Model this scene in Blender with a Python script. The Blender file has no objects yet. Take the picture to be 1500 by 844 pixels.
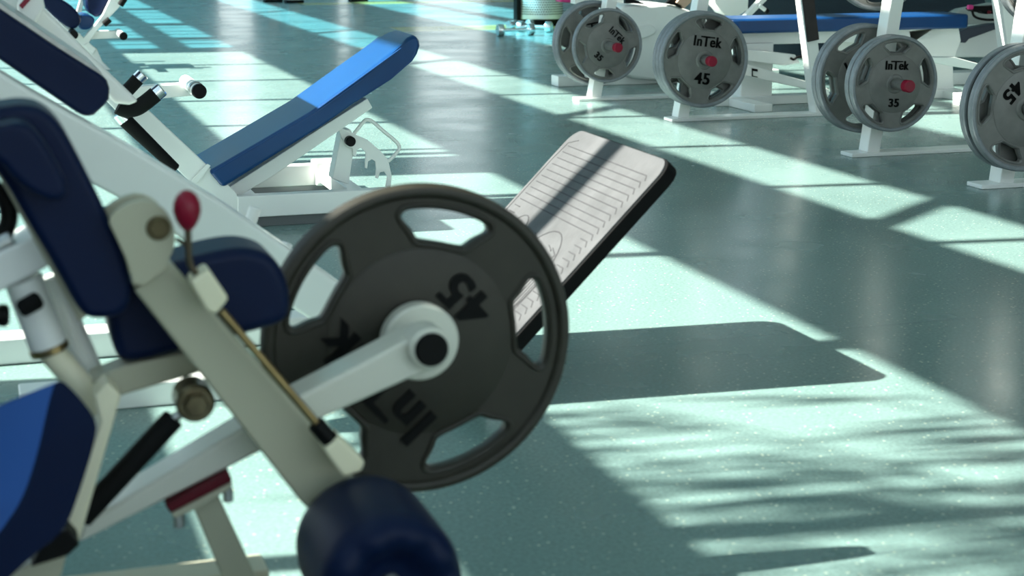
import bpy, bmesh, random
from math import *
from mathutils import Vector, Matrix, Euler

random.seed(7)
SC = bpy.context.scene
COL = SC.collection
# ------------------------------------------------------------------ survey camera model (room frame: X along the machines, Y along the window wall)
FPX, HC = 2450.0, 0.97
PITCH, YAW = atan(549 / FPX), radians(17.9)
FW = Vector((sin(YAW) * cos(PITCH), cos(YAW) * cos(PITCH), -sin(PITCH)))
RT = Vector((cos(YAW), -sin(YAW), 0))
UP = Vector((sin(YAW) * sin(PITCH), cos(YAW) * sin(PITCH), cos(PITCH)))
CP = Vector((0, 0, HC))

def ray(px, py):
    return FW + RT * ((px - 750) / FPX) + UP * (-(py - 422) / FPX)
def aty(px, py, Y):
    d = ray(px, py); return CP + d * (Y / d.y)
def atz(px, py, z=0.0):
    d = ray(px, py); return CP + d * ((z - HC) / d.z)
def ppm(Y, X=0.5):            # pixels per metre near a point
    return FPX / (Y * cos(YAW) + X * sin(YAW))

# ------------------------------------------------------------------ materials
def mat(name, base, rough=0.5, metal=0.0, coat=0.0, bump=0.0, bscale=200.0, spec=0.5, var=0.0, vscale=8.0, coatr=0.1):
    m = bpy.data.materials.new(name); m.use_nodes = True
    nt = m.node_tree; b = nt.nodes['Principled BSDF']
    b.inputs['Base Color'].default_value = (*base, 1)
    b.inputs['Roughness'].default_value = rough
    b.inputs['Metallic'].default_value = metal
    b.inputs['Specular IOR Level'].default_value = spec
    b.inputs['Coat Weight'].default_value = coat
    b.inputs['Coat Roughness'].default_value = coatr
    tc = nt.nodes.new('ShaderNodeTexCoord')
    if bump:
        n = nt.nodes.new('ShaderNodeTexNoise'); n.inputs['Scale'].default_value = bscale; n.inputs['Detail'].default_value = 3
        bp = nt.nodes.new('ShaderNodeBump'); bp.inputs['Strength'].default_value = bump; bp.inputs['Distance'].default_value = 0.001
        nt.links.new(tc.outputs['Object'], n.inputs['Vector']); nt.links.new(n.outputs['Fac'], bp.inputs['Height'])
        nt.links.new(bp.outputs['Normal'], b.inputs['Normal'])
    if var:
        n = nt.nodes.new('ShaderNodeTexNoise'); n.inputs['Scale'].default_value = vscale; n.inputs['Detail'].default_value = 4
        cr = nt.nodes.new('ShaderNodeValToRGB')
        cr.color_ramp.elements[0].position = 0.3; cr.color_ramp.elements[1].position = 0.7
        cr.color_ramp.elements[0].color = (*[c * (1 - var) for c in base], 1)
        cr.color_ramp.elements[1].color = (*[min(1, c * (1 + var)) for c in base], 1)
        nt.links.new(tc.outputs['Object'], n.inputs['Vector']); nt.links.new(n.outputs['Fac'], cr.inputs['Fac'])
        nt.links.new(cr.outputs['Color'], b.inputs['Base Color'])
    return m

WHITE = mat('white_powder_coat', (.87, .87, .83), .38, coat=.25, bump=.06, bscale=500, var=.03, vscale=5)
WARMWHITE = mat('warm_white_coat', (.70, .69, .60), .35, coat=.25, bump=.06, bscale=500)
CREAM = mat('cream_plastic', (.86, .80, .58), .45, var=.04)
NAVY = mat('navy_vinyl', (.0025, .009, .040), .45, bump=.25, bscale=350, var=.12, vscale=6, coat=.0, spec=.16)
BLUE = mat('blue_vinyl', (.006, .050, .165), .32, bump=.15, bscale=350, var=.08, vscale=6, coat=.12, coatr=.25, spec=.25)
LITBLUE = mat('lit_blue_vinyl', (.022, .10, .38), .4, bump=.15, bscale=350)  # blue vinyl lightened for the lit faces of the near seat pad
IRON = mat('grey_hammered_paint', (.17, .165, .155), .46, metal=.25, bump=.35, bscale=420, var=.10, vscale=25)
IRONSHADE = mat('shaded_hammered_paint', (.030, .026, .018), .46, metal=.25, bump=.35, bscale=420, var=.10, vscale=25)  # plate grey darkened: shade from the machine pads put into its colour
RIM = mat('window_lit_rim', (.22, .235, .25), .42, metal=.2, bump=.35, bscale=420, var=.12, vscale=40)  # lighter and bluer than the face: window light put into its colour
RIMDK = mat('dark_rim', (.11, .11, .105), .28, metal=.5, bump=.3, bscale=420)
SHADECREAM = mat('shaded_cream_coat', (.47, .45, .33), .42, coat=.15, bump=.06, bscale=500, var=.03, vscale=5)  # white coat toned down: the near corner's shade put into its colour
BINSTEEL = mat('perforated_bin_steel', (.86, .87, .87), .35, metal=.25)
BLACK = mat('black_plastic', (.004, .004, .004), .5, spec=.15)
FOAM = mat('black_foam', (.004, .004, .004), .75, spec=.2, bump=.5, bscale=500)
RUBBER = mat('black_rubber_edge', (.004, .004, .004), .7, spec=.12)
CHROME = mat('chrome', (.92, .93, .93), .22, metal=1.0)
STEEL = mat('worn_steel', (.42, .43, .42), .34, metal=.85, var=.12, vscale=60)
BRASS = mat('brass_rod', (.30, .22, .10), .32, metal=.9, var=.15, vscale=30)
DARKROD = mat('dark_bronze_rod', (.10, .08, .055), .35, metal=.8)
RED = mat('red_plastic', (.24, .003, .024), .4, coat=.1, spec=.3)
DKRED = mat('dark_red_plastic', (.10, .002, .010), .5, spec=.3)
DECAL = mat('black_lettering', (.003, .003, .003), .6, spec=.15)
DARKPAN = mat('dark_speckled_rubber', (.012, .028, .042), .7, bump=.5, bscale=260, var=.45, vscale=160)
TAN = mat('tan_plastic', (.62, .40, .28), .5)
PINK = mat('magenta_plastic', (.62, .03, .20), .4)
BARK = mat('palm_bark', (.16, .11, .07), .9, bump=.8, bscale=40)
LEAF = mat('palm_leaf', (.05, .12, .03), .6)
WALLM = mat('wall_paint', (.74, .76, .75), .8, var=.03)
CEILM = mat('ceiling_paint', (.6, .62, .62), .9)
ALU = mat('window_aluminium', (.35, .36, .36), .5, metal=.3)
BRONZE = mat('scuffed_black_panel', (.014, .009, .008), .35, var=.6, vscale=14, spec=.3)

def floor_mat():
    m = bpy.data.materials.new('speckled_teal_rubber_floor'); m.use_nodes = True
    nt = m.node_tree; L = nt.links; b = nt.nodes['Principled BSDF']
    tc = nt.nodes.new('ShaderNodeTexCoord')
    def noise(s, d=2, v=None):
        n = nt.nodes.new('ShaderNodeTexNoise'); n.inputs['Scale'].default_value = s; n.inputs['Detail'].default_value = d
        L.new(v or tc.outputs['Object'], n.inputs['Vector']); return n.outputs['Fac']
    def ramp(f, a, c, p0, p1):
        r = nt.nodes.new('ShaderNodeValToRGB'); e = r.color_ramp.elements
        e[0].position = p0; e[1].position = p1; e[0].color = (*a, 1); e[1].color = (*c, 1)
        L.new(f, r.inputs['Fac']); return r.outputs['Color']
    def mix(f, a, c, kind='MIX'):
        x = nt.nodes.new('ShaderNodeMix'); x.data_type = 'RGBA'; x.blend_type = kind
        if isinstance(f, float): x.inputs['Factor'].default_value = f
        else: L.new(f, x.inputs['Factor'])
        for s, v in ((6, a), (7, c)):
            if isinstance(v, tuple): x.inputs[s].default_value = (*v, 1)
            else: L.new(v, x.inputs[s])
        return x.outputs[2]
    base = ramp(noise(1.1, 3), FLOOR_A, FLOOR_B, .35, .65)
    grain = ramp(noise(130, 2), (.86, .86, .86), (1.12, 1.12, 1.12), .35, .65)
    c = mix(1.0, base, grain, 'MULTIPLY')
    # pale chips
    vo = nt.nodes.new('ShaderNodeTexVoronoi'); vo.inputs['Scale'].default_value = 62
    L.new(tc.outputs['Object'], vo.inputs['Vector'])
    chip = ramp(vo.outputs['Distance'], (1, 1, 1), (0, 0, 0), .10, .22)
    sep = nt.nodes.new('ShaderNodeSeparateColor'); L.new(vo.outputs['Color'], sep.inputs[0])
    sel = ramp(sep.outputs[0], (0, 0, 0), (1, 1, 1), .50, .54)
    ck = mix(1.0, chip, sel, 'MULTIPLY')
    c = mix(ck, c, (.46, .53, .41))
    # tile seams, 1.83 m x 1.22 m
    sx = nt.nodes.new('ShaderNodeSeparateXYZ'); L.new(tc.outputs['Object'], sx.inputs[0])
    def seam(sock, period, off):
        a = nt.nodes.new('ShaderNodeMath'); a.operation = 'ADD'; a.inputs[1].default_value = off; L.new(sock, a.inputs[0])
        p = nt.nodes.new('ShaderNodeMath'); p.operation = 'PINGPONG'; p.inputs[1].default_value = period / 2; L.new(a.outputs[0], p.inputs[0])
        g = nt.nodes.new('ShaderNodeMath'); g.operation = 'LESS_THAN'; g.inputs[1].default_value = .0022; L.new(p.outputs[0], g.inputs[0]); return g.outputs[0]
    mx = nt.nodes.new('ShaderNodeMath'); mx.operation = 'MAXIMUM'
    mx.inputs[0].default_value = 0; L.new(seam(sx.outputs['Y'], 1.30, .45), mx.inputs[1])
    sc_ = nt.nodes.new('ShaderNodeMath'); sc_.operation = 'MULTIPLY'; sc_.inputs[1].default_value = .45; L.new(mx.outputs[0], sc_.inputs[0])
    c = mix(sc_.outputs[0], c, (.06, .10, .11))
    # two painted yellow marking lines across the far floor
    def band(y0, y1):
        a = nt.nodes.new('ShaderNodeMath'); a.operation = 'GREATER_THAN'; a.inputs[1].default_value = y0; L.new(sx.outputs['Y'], a.inputs[0])
        d = nt.nodes.new('ShaderNodeMath'); d.operation = 'LESS_THAN'; d.inputs[1].default_value = y1; L.new(sx.outputs['Y'], d.inputs[0])
        e = nt.nodes.new('ShaderNodeMath'); e.operation = 'MULTIPLY'; L.new(a.outputs[0], e.inputs[0]); L.new(d.outputs[0], e.inputs[1]); return e.outputs[0]
    gx = nt.nodes.new('ShaderNodeMath'); gx.operation = 'GREATER_THAN'; gx.inputs[1].default_value = 3.5; L.new(sx.outputs['X'], gx.inputs[0])
    b1 = nt.nodes.new('ShaderNodeMath'); b1.operation = 'MULTIPLY'; L.new(band(13.75, 14.35), b1.inputs[0]); L.new(gx.outputs[0], b1.inputs[1])
    bb = nt.nodes.new('ShaderNodeMath'); bb.operation = 'MAXIMUM'; L.new(b1.outputs[0], bb.inputs[0]); L.new(band(18.1, 18.6), bb.inputs[1])
    bm_ = nt.nodes.new('ShaderNodeMath'); bm_.operation = 'MULTIPLY'; bm_.inputs[1].default_value = .75; gy = nt.nodes.new('ShaderNodeMath'); gy.operation = 'MULTIPLY'; L.new(bb.outputs[0], gy.inputs[0]); L.new(gx.outputs[0], gy.inputs[1]); L.new(gy.outputs[0], bm_.inputs[0])
    c = mix(bm_.outputs[0], c, (.66, .47, .10))
    L.new(c, b.inputs['Base Color'])
    rr = ramp(noise(2.2, 4), (.20,) * 3, (.30,) * 3, .3, .7)
    L.new(rr, b.inputs['Roughness'])
    b.inputs['Specular IOR Level'].default_value = .42
    mp = nt.nodes.new('ShaderNodeMapping'); mp.inputs['Scale'].default_value = (.5, 1, 1); L.new(tc.outputs['Object'], mp.inputs['Vector'])
    b1_ = nt.nodes.new('ShaderNodeBump'); b1_.inputs['Strength'].default_value = .25; b1_.inputs['Distance'].default_value = .0015
    L.new(noise(38, 3, mp.outputs[0]), b1_.inputs['Height']); L.new(b1_.outputs['Normal'], b.inputs['Normal'])
    return m
FLOOR_A, FLOOR_B = (.148, .232, .214), (.166, .254, .234)
FLOORM = floor_mat()

def glass_mat(name, tint):
    m = bpy.data.materials.new(name); m.use_nodes = True
    nt = m.node_tree; nt.nodes.clear(); L = nt.links
    o = nt.nodes.new('ShaderNodeOutputMaterial'); t = nt.nodes.new('ShaderNodeBsdfTransparent'); t.inputs[0].default_value = (*tint, 1)
    g = nt.nodes.new('ShaderNodeBsdfGlossy'); g.inputs['Roughness'].default_value = .02
    mx = nt.nodes.new('ShaderNodeMixShader'); mx.inputs[0].default_value = .05
    L.new(t.outputs[0], mx.inputs[1]); L.new(g.outputs[0], mx.inputs[2]); L.new(mx.outputs[0], o.inputs[0]); return m
GLASS = glass_mat('clear_window_glass', (.97, .99, .98))
CYANGLASS = glass_mat('blue_tinted_window_glass', (.52, .88, 1.0))

# board of the footplate: ribbed grey rubber
def tread_mat():
    m = mat('ribbed_grey_tread', (.068, .067, .069), .62, bump=.6, bscale=90, var=.24, vscale=14)
    return m
TREAD = tread_mat()
TREADLINE = mat('tread_groove', (.050, .049, .052), .8, spec=.2)

# ------------------------------------------------------------------ object helpers
ROOTLOC = {}
def root(name, loc, label, cat, group=None):
    o = bpy.data.objects.new(name, None); COL.objects.link(o); o.empty_display_size = .1
    o.location = loc; o['label'] = label; o['category'] = cat
    if group: o['group'] = group
    ROOTLOC[o] = Vector(loc); return o
def tag(o, label, cat, group=None):
    o['label'] = label; o['category'] = cat
    if group: o['group'] = group
    return o
def finish(name, bm, material, parent=None, bev=0, seg=2, angle=35, loc=None, label=None):
    """links a bmesh (in world coordinates) as one object"""
    base = ROOTLOC[parent] if parent in ROOTLOC else (Vector(loc) if loc is not None else Vector((0, 0, 0)))
    me = bpy.data.meshes.new(name)
    for v in bm.verts: v.co -= base
    bmesh.ops.recalc_face_normals(bm, faces=bm.faces)
    bm.to_mesh(me); bm.free()
    for p in me.polygons: p.use_smooth = True
    me.set_sharp_from_angle(angle=radians(angle))
    mats = material if isinstance(material, (list, tuple)) else [material]
    for m in mats: me.materials.append(m)
    o = bpy.data.objects.new(name, me); COL.objects.link(o)
    if parent is not None:
        o.parent = parent
        ROOTLOC[o] = base
    elif loc is not None:
        o.location = base; ROOTLOC[o] = base
    if bev:
        b = o.modifiers.new('bevel', 'BEVEL'); b.width = bev; b.segments = seg; b.limit_method = 'ANGLE'; b.angle_limit = radians(40)
        b.harden_normals = True
    if label: o['label'] = label
    return o
def struct(o): o['kind'] = 'structure'; return o

def prism(bm, pts, vec):
    vs = [bm.verts.new(p) for p in pts]; ws = [bm.verts.new(Vector(p) + Vector(vec)) for p in pts]
    n = len(pts); bm.faces.new(vs); bm.faces.new(ws[::-1])
    for i in range(n):
        j = (i + 1) % n; bm.faces.new((vs[i], ws[i], ws[j], vs[j]))
def box(bm, a, b):
    x0, y0, z0 = a; x1, y1, z1 = b
    prism(bm, [(x0, y0, z0), (x1, y0, z0), (x1, y0, z1), (x0, y0, z1)], (0, y1 - y0, 0))
def smoothpoly(pts, it=2):
    for _ in range(it):
        q = []
        for i in range(len(pts)):
            a = Vector(pts[i]); b = Vector(pts[(i + 1) % len(pts)])
            q += [a * .75 + b * .25, a * .25 + b * .75]
        pts = q
    return pts
def slab(name, px, Y, t, material, parent, bev=.003, seg=2, rnd=0, vec=None, label=None):
    pts = [aty(x, y, Y) for x, y in px]
    if rnd: pts = smoothpoly(pts, rnd)
    bm = bmesh.new(); prism(bm, pts, vec or (0, t, 0))
    return finish(name, bm, material, parent, bev, seg, label=label)
def cushion(name, px, Y, t, material, parent, r=.02, rnd=2, seg=5, crown=.0, label=None):
    pts = [aty(x, y, Y) for x, y in px]
    pts = smoothpoly(pts, rnd)
    bm = bmesh.new(); prism(bm, pts, (0, t, 0))
    return finish(name, bm, material, parent, r, seg, label=label)
def frame_of(d):
    d = d.normalized(); a = Vector((0, 0, 1)) if abs(d.z) < .9 else Vector((0, 1, 0))
    u = d.cross(a).normalized(); v = d.cross(u).normalized(); return u, v
def lathe(bm, p0, axis, prof, n=32):
    """prof: (distance along the axis, radius) pairs"""
    axis = Vector(axis).normalized(); u, v = frame_of(axis); p0 = Vector(p0); rings = []
    for s, r in prof:
        c = p0 + axis * s
        if r < 1e-6: rings.append([bm.verts.new(c)])
        else: rings.append([bm.verts.new(c + (u * cos(2 * pi * k / n) + v * sin(2 * pi * k / n)) * r) for k in range(n)])
    for a, b in zip(rings, rings[1:]):
        for k in range(n):
            j = (k + 1) % n
            if len(a) == 1 and len(b) == 1: continue
            if len(a) == 1: bm.faces.new((a[0], b[k], b[j]))
            elif len(b) == 1: bm.faces.new((a[k], a[j], b[0]))
            else: bm.faces.new((a[k], a[j], b[j], b[k]))
    for r_ in (rings[0], rings[-1]):
        if len(r_) > 2: bm.faces.new(r_)
def rod(bm, p0, p1, r, r1=None, ch=None, n=28):
    p0 = Vector(p0); p1 = Vector(p1); L = (p1 - p0).length; r1 = r if r1 is None else r1
    c = min(ch if ch is not None else r * .15, L * .3)
    lathe(bm, p0, p1 - p0, [(0, 0), (0, r - c), (c, r), (L - c, r1), (L, r1 - c), (L, 0)], n)
def pipe(bm, pts, r, n=14, sm=2, closed=False):
    pts = [Vector(p) for p in pts]
    for _ in range(sm):
        if closed: q = []
        else: q = [pts[0]]
        m = len(pts)
        for i in range(m if closed else m - 1):
            a, b = pts[i], pts[(i + 1) % m]; q += [a * .75 + b * .25, a * .25 + b * .75]
        if not closed: q.append(pts[-1])
        pts = q
    rings = []; m = len(pts); prev = None
    for i, p in enumerate(pts):
        if closed: d = pts[(i + 1) % m] - pts[i - 1]
        else: d = pts[min(i + 1, m - 1)] - pts[max(i - 1, 0)]
        if d.length < 1e-9: d = Vector((1, 0, 0))
        d.normalize()
        if prev is None: u, v = frame_of(d)
        else:
            u = (prev - d * prev.dot(d)).normalized(); v = d.cross(u)
        prev = u
        rings.append([bm.verts.new(p + (u * cos(2 * pi * k / n) + v * sin(2 * pi * k / n)) * r) for k in range(n)])
    for i in range(m if closed else m - 1):
        a, b = rings[i], rings[(i + 1) % m]
        for k in range(n): bm.faces.new((a[k], a[(k + 1) % n], b[(k + 1) % n], b[k]))
    if not closed: bm.faces.new(rings[0][::-1]); bm.faces.new(rings[-1])
def P_rod(name, a, b, r, material, parent, label=None, **k):
    bm = bmesh.new(); rod(bm, a, b, r, **k); return finish(name, bm, material, parent, label=label)
def P_pipe(name, pts, r, material, parent, sm=2, closed=False, n=14):
    bm = bmesh.new(); pipe(bm, pts, r, n, sm, closed); return finish(name, bm, material, parent, angle=60)
def P_box(name, a, b, material, parent, bev=.004, label=None):
    bm = bmesh.new(); box(bm, a, b); return finish(name, bm, material, parent, bev, 2, label=label)
def bar(bm, p0, p1, hx, hy):
    """box beam between two points in an XZ plane; hx = half thickness across the bar, y from p.y to p.y+hy"""
    p0 = Vector(p0); p1 = Vector(p1); d = (p1 - p0).normalized(); n = Vector((-d.z, 0, d.x)) * hx
    prism(bm, [p0 + n, p1 + n, p1 - n, p0 - n], (0, hy, 0))

# text as mesh, laid in the XZ plane facing -Y
def text_mesh(body, size, ext, bold):
    cu = bpy.data.curves.new('lettering', 'FONT'); cu.body = body; cu.size = size; cu.extrude = ext; cu.offset = bold * size
    cu.align_x = 'CENTER'; cu.align_y = 'CENTER'; cu.space_character = 1.10
    ob = bpy.data.objects.new('lettering', cu); COL.objects.link(ob)
    dg = bpy.context.evaluated_depsgraph_get()
    me = bpy.data.meshes.new_from_object(ob.evaluated_get(dg))
    bpy.data.objects.remove(ob)
    b_ = bmesh.new()                                       # thicken the strokes sideways
    for dx in (-1, 0, 1):
        t_ = me.copy(); t_.transform(Matrix.Translation((dx * size * .022, 0, 0))); b_.from_mesh(t_); bpy.data.meshes.remove(t_)
    b_.to_mesh(me); b_.free(); return me

# ------------------------------------------------------------------ weight plates
def slot_outline(R, a0, grow=0.0):
    ro, ri, wo, wi = R * (.865 + grow), R * (.635 - grow), radians(19.5) + grow, radians(13.5) + grow
    corner = [(ro, -wo * .92), (ro, -wo * .45), (ro, 0), (ro, wo * .45), (ro, wo * .92), (ro * .975, wo * 1.07), (ro * .925, wo * 1.14), (ri * 1.12, wi * 1.28), (ri * 1.025, wi * 1.12),
              (ri, wi * .9), (ri * .985, 0), (ri, -wi * .9), (ri * 1.025, -wi * 1.12), (ri * 1.12, -wi * 1.28), (ro * .925, -wo * 1.14), (ro * .975, -wo * 1.07)]
    return smoothpoly([Vector((r * cos(a0 + w), r * sin(a0 + w), 0)) for r, w in corner], 2)
def plate_body_mesh(R, T):
    """disc with five hand slots, facing -Y, centre of the FRONT face rim at origin, body extends to +T"""
    cu = bpy.data.curves.new('plate', 'CURVE'); cu.dimensions = '2D'; cu.fill_mode = 'BOTH'
    bev = .0035; cu.extrude = T * .5 * .62 - bev; cu.bevel_depth = bev; cu.bevel_resolution = 2
    def spl(pts):
        s = cu.splines.new('POLY'); s.points.add(len(pts) - 1); s.use_cyclic_u = True
        for p, q in zip(s.points, pts): p.co = (q[0], q[1], 0, 1)
    spl([(R * .955 * cos(2 * pi * k / 96), R * .955 * sin(2 * pi * k / 96)) for k in range(96)])
    spl([(R * .115 * cos(2 * pi * k / 40), R * .115 * sin(2 * pi * k / 40)) for k in range(40)])
    for k in range(5):
        a0 = pi / 2 + 2 * pi * k / 5
        pts = slot_outline(R, a0)
        spl([(p.x, p.y) for p in pts])
    ob = bpy.data.objects.new('plate', cu); COL.objects.link(ob)
    dg = bpy.context.evaluated_depsgraph_get()
    me = bpy.data.meshes.new_from_object(ob.evaluated_get(dg)); bpy.data.objects.remove(ob)
    bm = bmesh.new(); bm.from_mesh(me); bpy.data.meshes.remove(me)
    # curve XY -> world XZ, facing -Y
    for v in bm.verts: v.co = Vector((v.co.x, -v.co.z + T * .5, v.co.y))
    def ring(prof, n=96):
        rs = [[bm.verts.new((r * cos(2 * pi * k / n), y, r * sin(2 * pi * k / n))) for k in range(n)] for y, r in prof]
        rs.append(rs[0])
        for a, b in zip(rs, rs[1:]):
            for k in range(n): bm.faces.new((a[k], a[(k + 1) % n], b[(k + 1) % n], b[k]))
    # a rolled lip round each hand slot, both faces
    for k in range(5):
        o_ = slot_outline(R, pi / 2 + 2 * pi * k / 5, .012)
        for yy in (T * .185, T * .815): pipe(bm, [Vector((p.x, yy, p.y)) for p in o_], .0036, 8, 0, closed=True)
    # raised rolled rim
    nface = len(bm.faces)
    ring([(T * .5, R * .90), (T * .18, R * .915), (T * .03, R * .935), (0, R * .955), (T * .06, R * .985), (T * .22, R * .998), (T * .36, R * .992), (T * .5, R * .984), (T * .64, R * .992), (T * .78, R * .998), (T * .94, R * .985), (T, R * .955), (T * .97, R * .935), (T * .82, R * .915)])
    bm.faces.ensure_lookup_table()
    for f in bm.faces[nface:]: f.material_index = 1
    # raised inner disc and hub
    ring([(T * .5, R * .60), (T * .16, R * .60), (T * .12, R * .585), (T * .12, R * .20), (T * .03, R * .185), (0, R * .17), (0, R * .125), (T * .02, R * .118), (T * .5, R * .112)])
    ring([(T * .5, R * .60), (T * .84, R * .60), (T * .88, R * .585), (T * .88, R * .20), (T, R * .18), (T, R * .125), (T * .5, R * .112)])
    me = bpy.data.meshes.new('weight_plate')
    bmesh.ops.recalc_face_normals(bm, faces=bm.faces)
    bm.to_mesh(me); bm.free()
    for p in me.polygons: p.use_smooth = True
    me.set_sharp_from_angle(angle=radians(38)); me.materials.append(IRON); me.materials.append(RIM)
    return me
def logo_mesh(R):
    """the maker's word, its wide crossbar, standing proud of the face"""
    me = text_mesh('InTek', R * .33, .0030, .012)
    bm = bmesh.new(); bm.from_mesh(me)
    w = R * .34
    for a, b in (((-w * .60, w * .285, -.0030), (w * .62, w * .375, .0030)),):
        bmesh.ops.create_cube(bm, size=1, matrix=Matrix.Translation(((a[0] + b[0]) / 2, (a[1] + b[1]) / 2, 0)) @ Matrix.Diagonal((b[0] - a[0], b[1] - a[1], .0058, 1)))
    for v in bm.verts: v.co = Vector((v.co.x * .76, -v.co.z, v.co.y * .92))
    m2 = bpy.data.meshes.new('maker_lettering'); bm.to_mesh(m2); bm.free(); m2.materials.append(DECAL); return m2
def num_mesh(R, t):
    me = text_mesh(t, R * .35, .0030, .015)
    for v in me.vertices: v.co = Vector((v.co.x, -v.co.z, v.co.y))
    me.materials.append(DECAL); return me
T45, T35 = .036, .034
R45, R35 = .225, .194
M45, M35 = plate_body_mesh(R45, T45), plate_body_mesh(R35, T35)
LOGO45, LOGO35 = logo_mesh(R45), logo_mesh(R35 * .85)
N45, N35 = num_mesh(R45 * .95, '45'), num_mesh(R35 * .68, '35')
def plate(kind, px, Y, updeg, label, group=None, XZ=None):
    """front face at depth Y; updeg = direction of the logo in the picture plane"""
    c = Vector(XZ) if XZ is not None else aty(px[0], px[1], Y)
    c.y = Y
    me, R, T, lg, nm = (M45, R45, T45, LOGO45, N45) if kind == 45 else (M35, R35, T35, LOGO35, N35)
    o = bpy.data.objects.new('weight_plate', me); COL.objects.link(o); o.location = c
    o.rotation_euler = (0, -radians(updeg - 90), 0)
    tag(o, label, 'weight plate', group)
    for n_, m_, r in (('maker_lettering', lg, R * .37), ('weight_number', nm, -R * .40)):
        ch = bpy.data.objects.new(n_, m_); COL.objects.link(ch); ch.parent = o; ch.location = (0, T * .12 - .0008, r)
        if n_ == 'maker_lettering': ch.location.z = R * .37
    return o

# ================================================================== SETTING
XW = -1.6
SAZ, TEL = radians(97), .966
TY = tan(SAZ - pi / 2)
def wz(X): return (X - XW) * TEL
def wy(Y, X): return Y + (X - XW) * TY
bm = bmesh.new(); box(bm, (-6, -8, -.05), (22, 26, 0)); fl = finish('floor', bm, FLOORM); struct(fl)
HC_ = 7.2
bm = bmesh.new(); box(bm, (XW - .1, -8, HC_), (22, 26, HC_ + .1)); struct(finish('ceiling', bm, CEILM))
rows = [(.30, 2.21), (wz(1.04), wz(1.92)), (wz(2.765), wz(3.20)), (wz(4.20), wz(4.76)), (wz(4.93), wz(5.45))]
YA, YB = -8, 26
edges = [0] + [e for r in rows for e in r] + [HC_]
bm = bmesh.new()
for a, b in zip(edges[0::2], edges[1::2]): box(bm, (XW - .02, YA, a), (XW + .02, YB, b))
# piers where the wall is solid between glazing bays, plus infill added to block sun
yp = wy(12.38, 1.5)
box(bm, (XW - .02, yp - .24, rows[1][0]), (XW + .02, yp + .20, rows[1][1]))
box(bm, (XW - .02, yp + .2, wz(1.38)), (XW + .02, YB, wz(1.57)))
for (a, b) in ((6.12, 6.59),):
    box(bm, (XW - .02, wy(a, 1.5), rows[1][0]), (XW + .02, wy(b, 1.5), rows[1][1]))
box(bm, (XW - .02, YA, rows[0][0]), (XW + .02, wy(3.45, .5), wz(.30)))  # low glazing filled in, added to keep sun off the near machine
box(bm, (XW - .02, YA, wz(.30)), (XW + .02, 2.34, rows[0][1]))  # further infill, added to shade the ankle roller
struct(finish('wall_left', bm, WALLM))
mull_all = [2.26 + 1.105 * k for k in range(-9, 22)]
n = 0
for i, (z0, z1) in enumerate(rows):
    Xm = z0 / TEL + XW if i else .4
    Xm = (z0 + z1) / 2 / TEL + XW
    for (ya, yb, gm) in ((YA, yp, GLASS), (yp, YB, CYANGLASS)):
        n += 1
        w = bpy.data.objects.new('window_%d' % n, None); COL.objects.link(w); w['kind'] = 'structure'; ROOTLOC[w] = Vector((0, 0, 0))
        bm = bmesh.new()
        for y in mull_all:
            yw = wy(y, 1.5)
            if ya < yw < yb:
                hw = (.046 if 3 < y < 4 else .030) if i < 2 else .024
                box(bm, (XW - .03, yw - hw, z0), (XW + .03, yw + hw, z1))
        if i == 1 and ya < 7 < yb:
            for y in (6.70, 6.82): box(bm, (XW - .02, wy(y, 1.5) - .02, z0), (XW + .02, wy(y, 1.5) + .02, z1))
        if i == 1 and ya > 10:
            for y, h in ((13.0, .04), (13.55, .14), (14.05, .03), (14.9, .03), (15.35, .18), (16.2, .05), (17.3, .05), (17.9, .2)):
                box(bm, (XW - .02, wy(y, 1.5) - h, z0), (XW + .02, wy(y, 1.5) + h, z1))
        if i == 2:
            for y in (4.80, 7.85, 10.9, 13.95, 17.0):       # slanting braces behind the high strip window
                if ya < y < yb:
                    y0, y1 = wy(y - .17, 2.765), wy(y + .17, 3.2)
                    prism(bm, [(XW - .02, y0 - .06, z0), (XW - .02, y0 + .06, z0), (XW - .02, y1 + .06, z1), (XW - .02, y1 - .06, z1)], (.04, 0, 0))
        finish('window_frame', bm, ALU, w)
        bm = bmesh.new(); box(bm, (XW - .004, ya, z0), (XW + .004, yb, z1)); finish('pane', bm, gm, w)
# the closed sides of the hall
WARM = mat('warm_wall_paint', (.30, .29, .26), .85, var=.03)
bm = bmesh.new(); box(bm, (15, -8, 0), (15.15, 26, HC_)); struct(finish('wall_right', bm, WARM))
BY = -3.5                                             # glazed front behind the photographer
bm = bmesh.new(); box(bm, (XW - .1, BY - .1, 0), (15, BY, .12)); box(bm, (XW - .1, BY - .1, 6.9), (15, BY, HC_))
for k in range(8): box(bm, (XW - .1 + k * 2.343, BY - .1, .12), (XW + .1 + k * 2.343, BY, 6.9))
struct(finish('wall_back', bm, WARM))
for k in range(7):
    n += 1; w = bpy.data.objects.new('window_%d' % n, None); COL.objects.link(w); w['kind'] = 'structure'; ROOTLOC[w] = Vector((0, 0, 0))
    xa, xb = XW + .1 + k * 2.343, XW - .1 + (k + 1) * 2.343
    bm = bmesh.new(); box(bm, (xa, BY - .08, 2.4), (xb, BY - .03, 2.46)); box(bm, (xa, BY - .08, .12), (xb, BY - .03, .17)); finish('window_frame', bm, ALU, w)
    bm = bmesh.new(); box(bm, (xa, BY - .055, .17), (xb, BY - .05, 6.9)); finish('pane', bm, GLASS, w)
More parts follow.
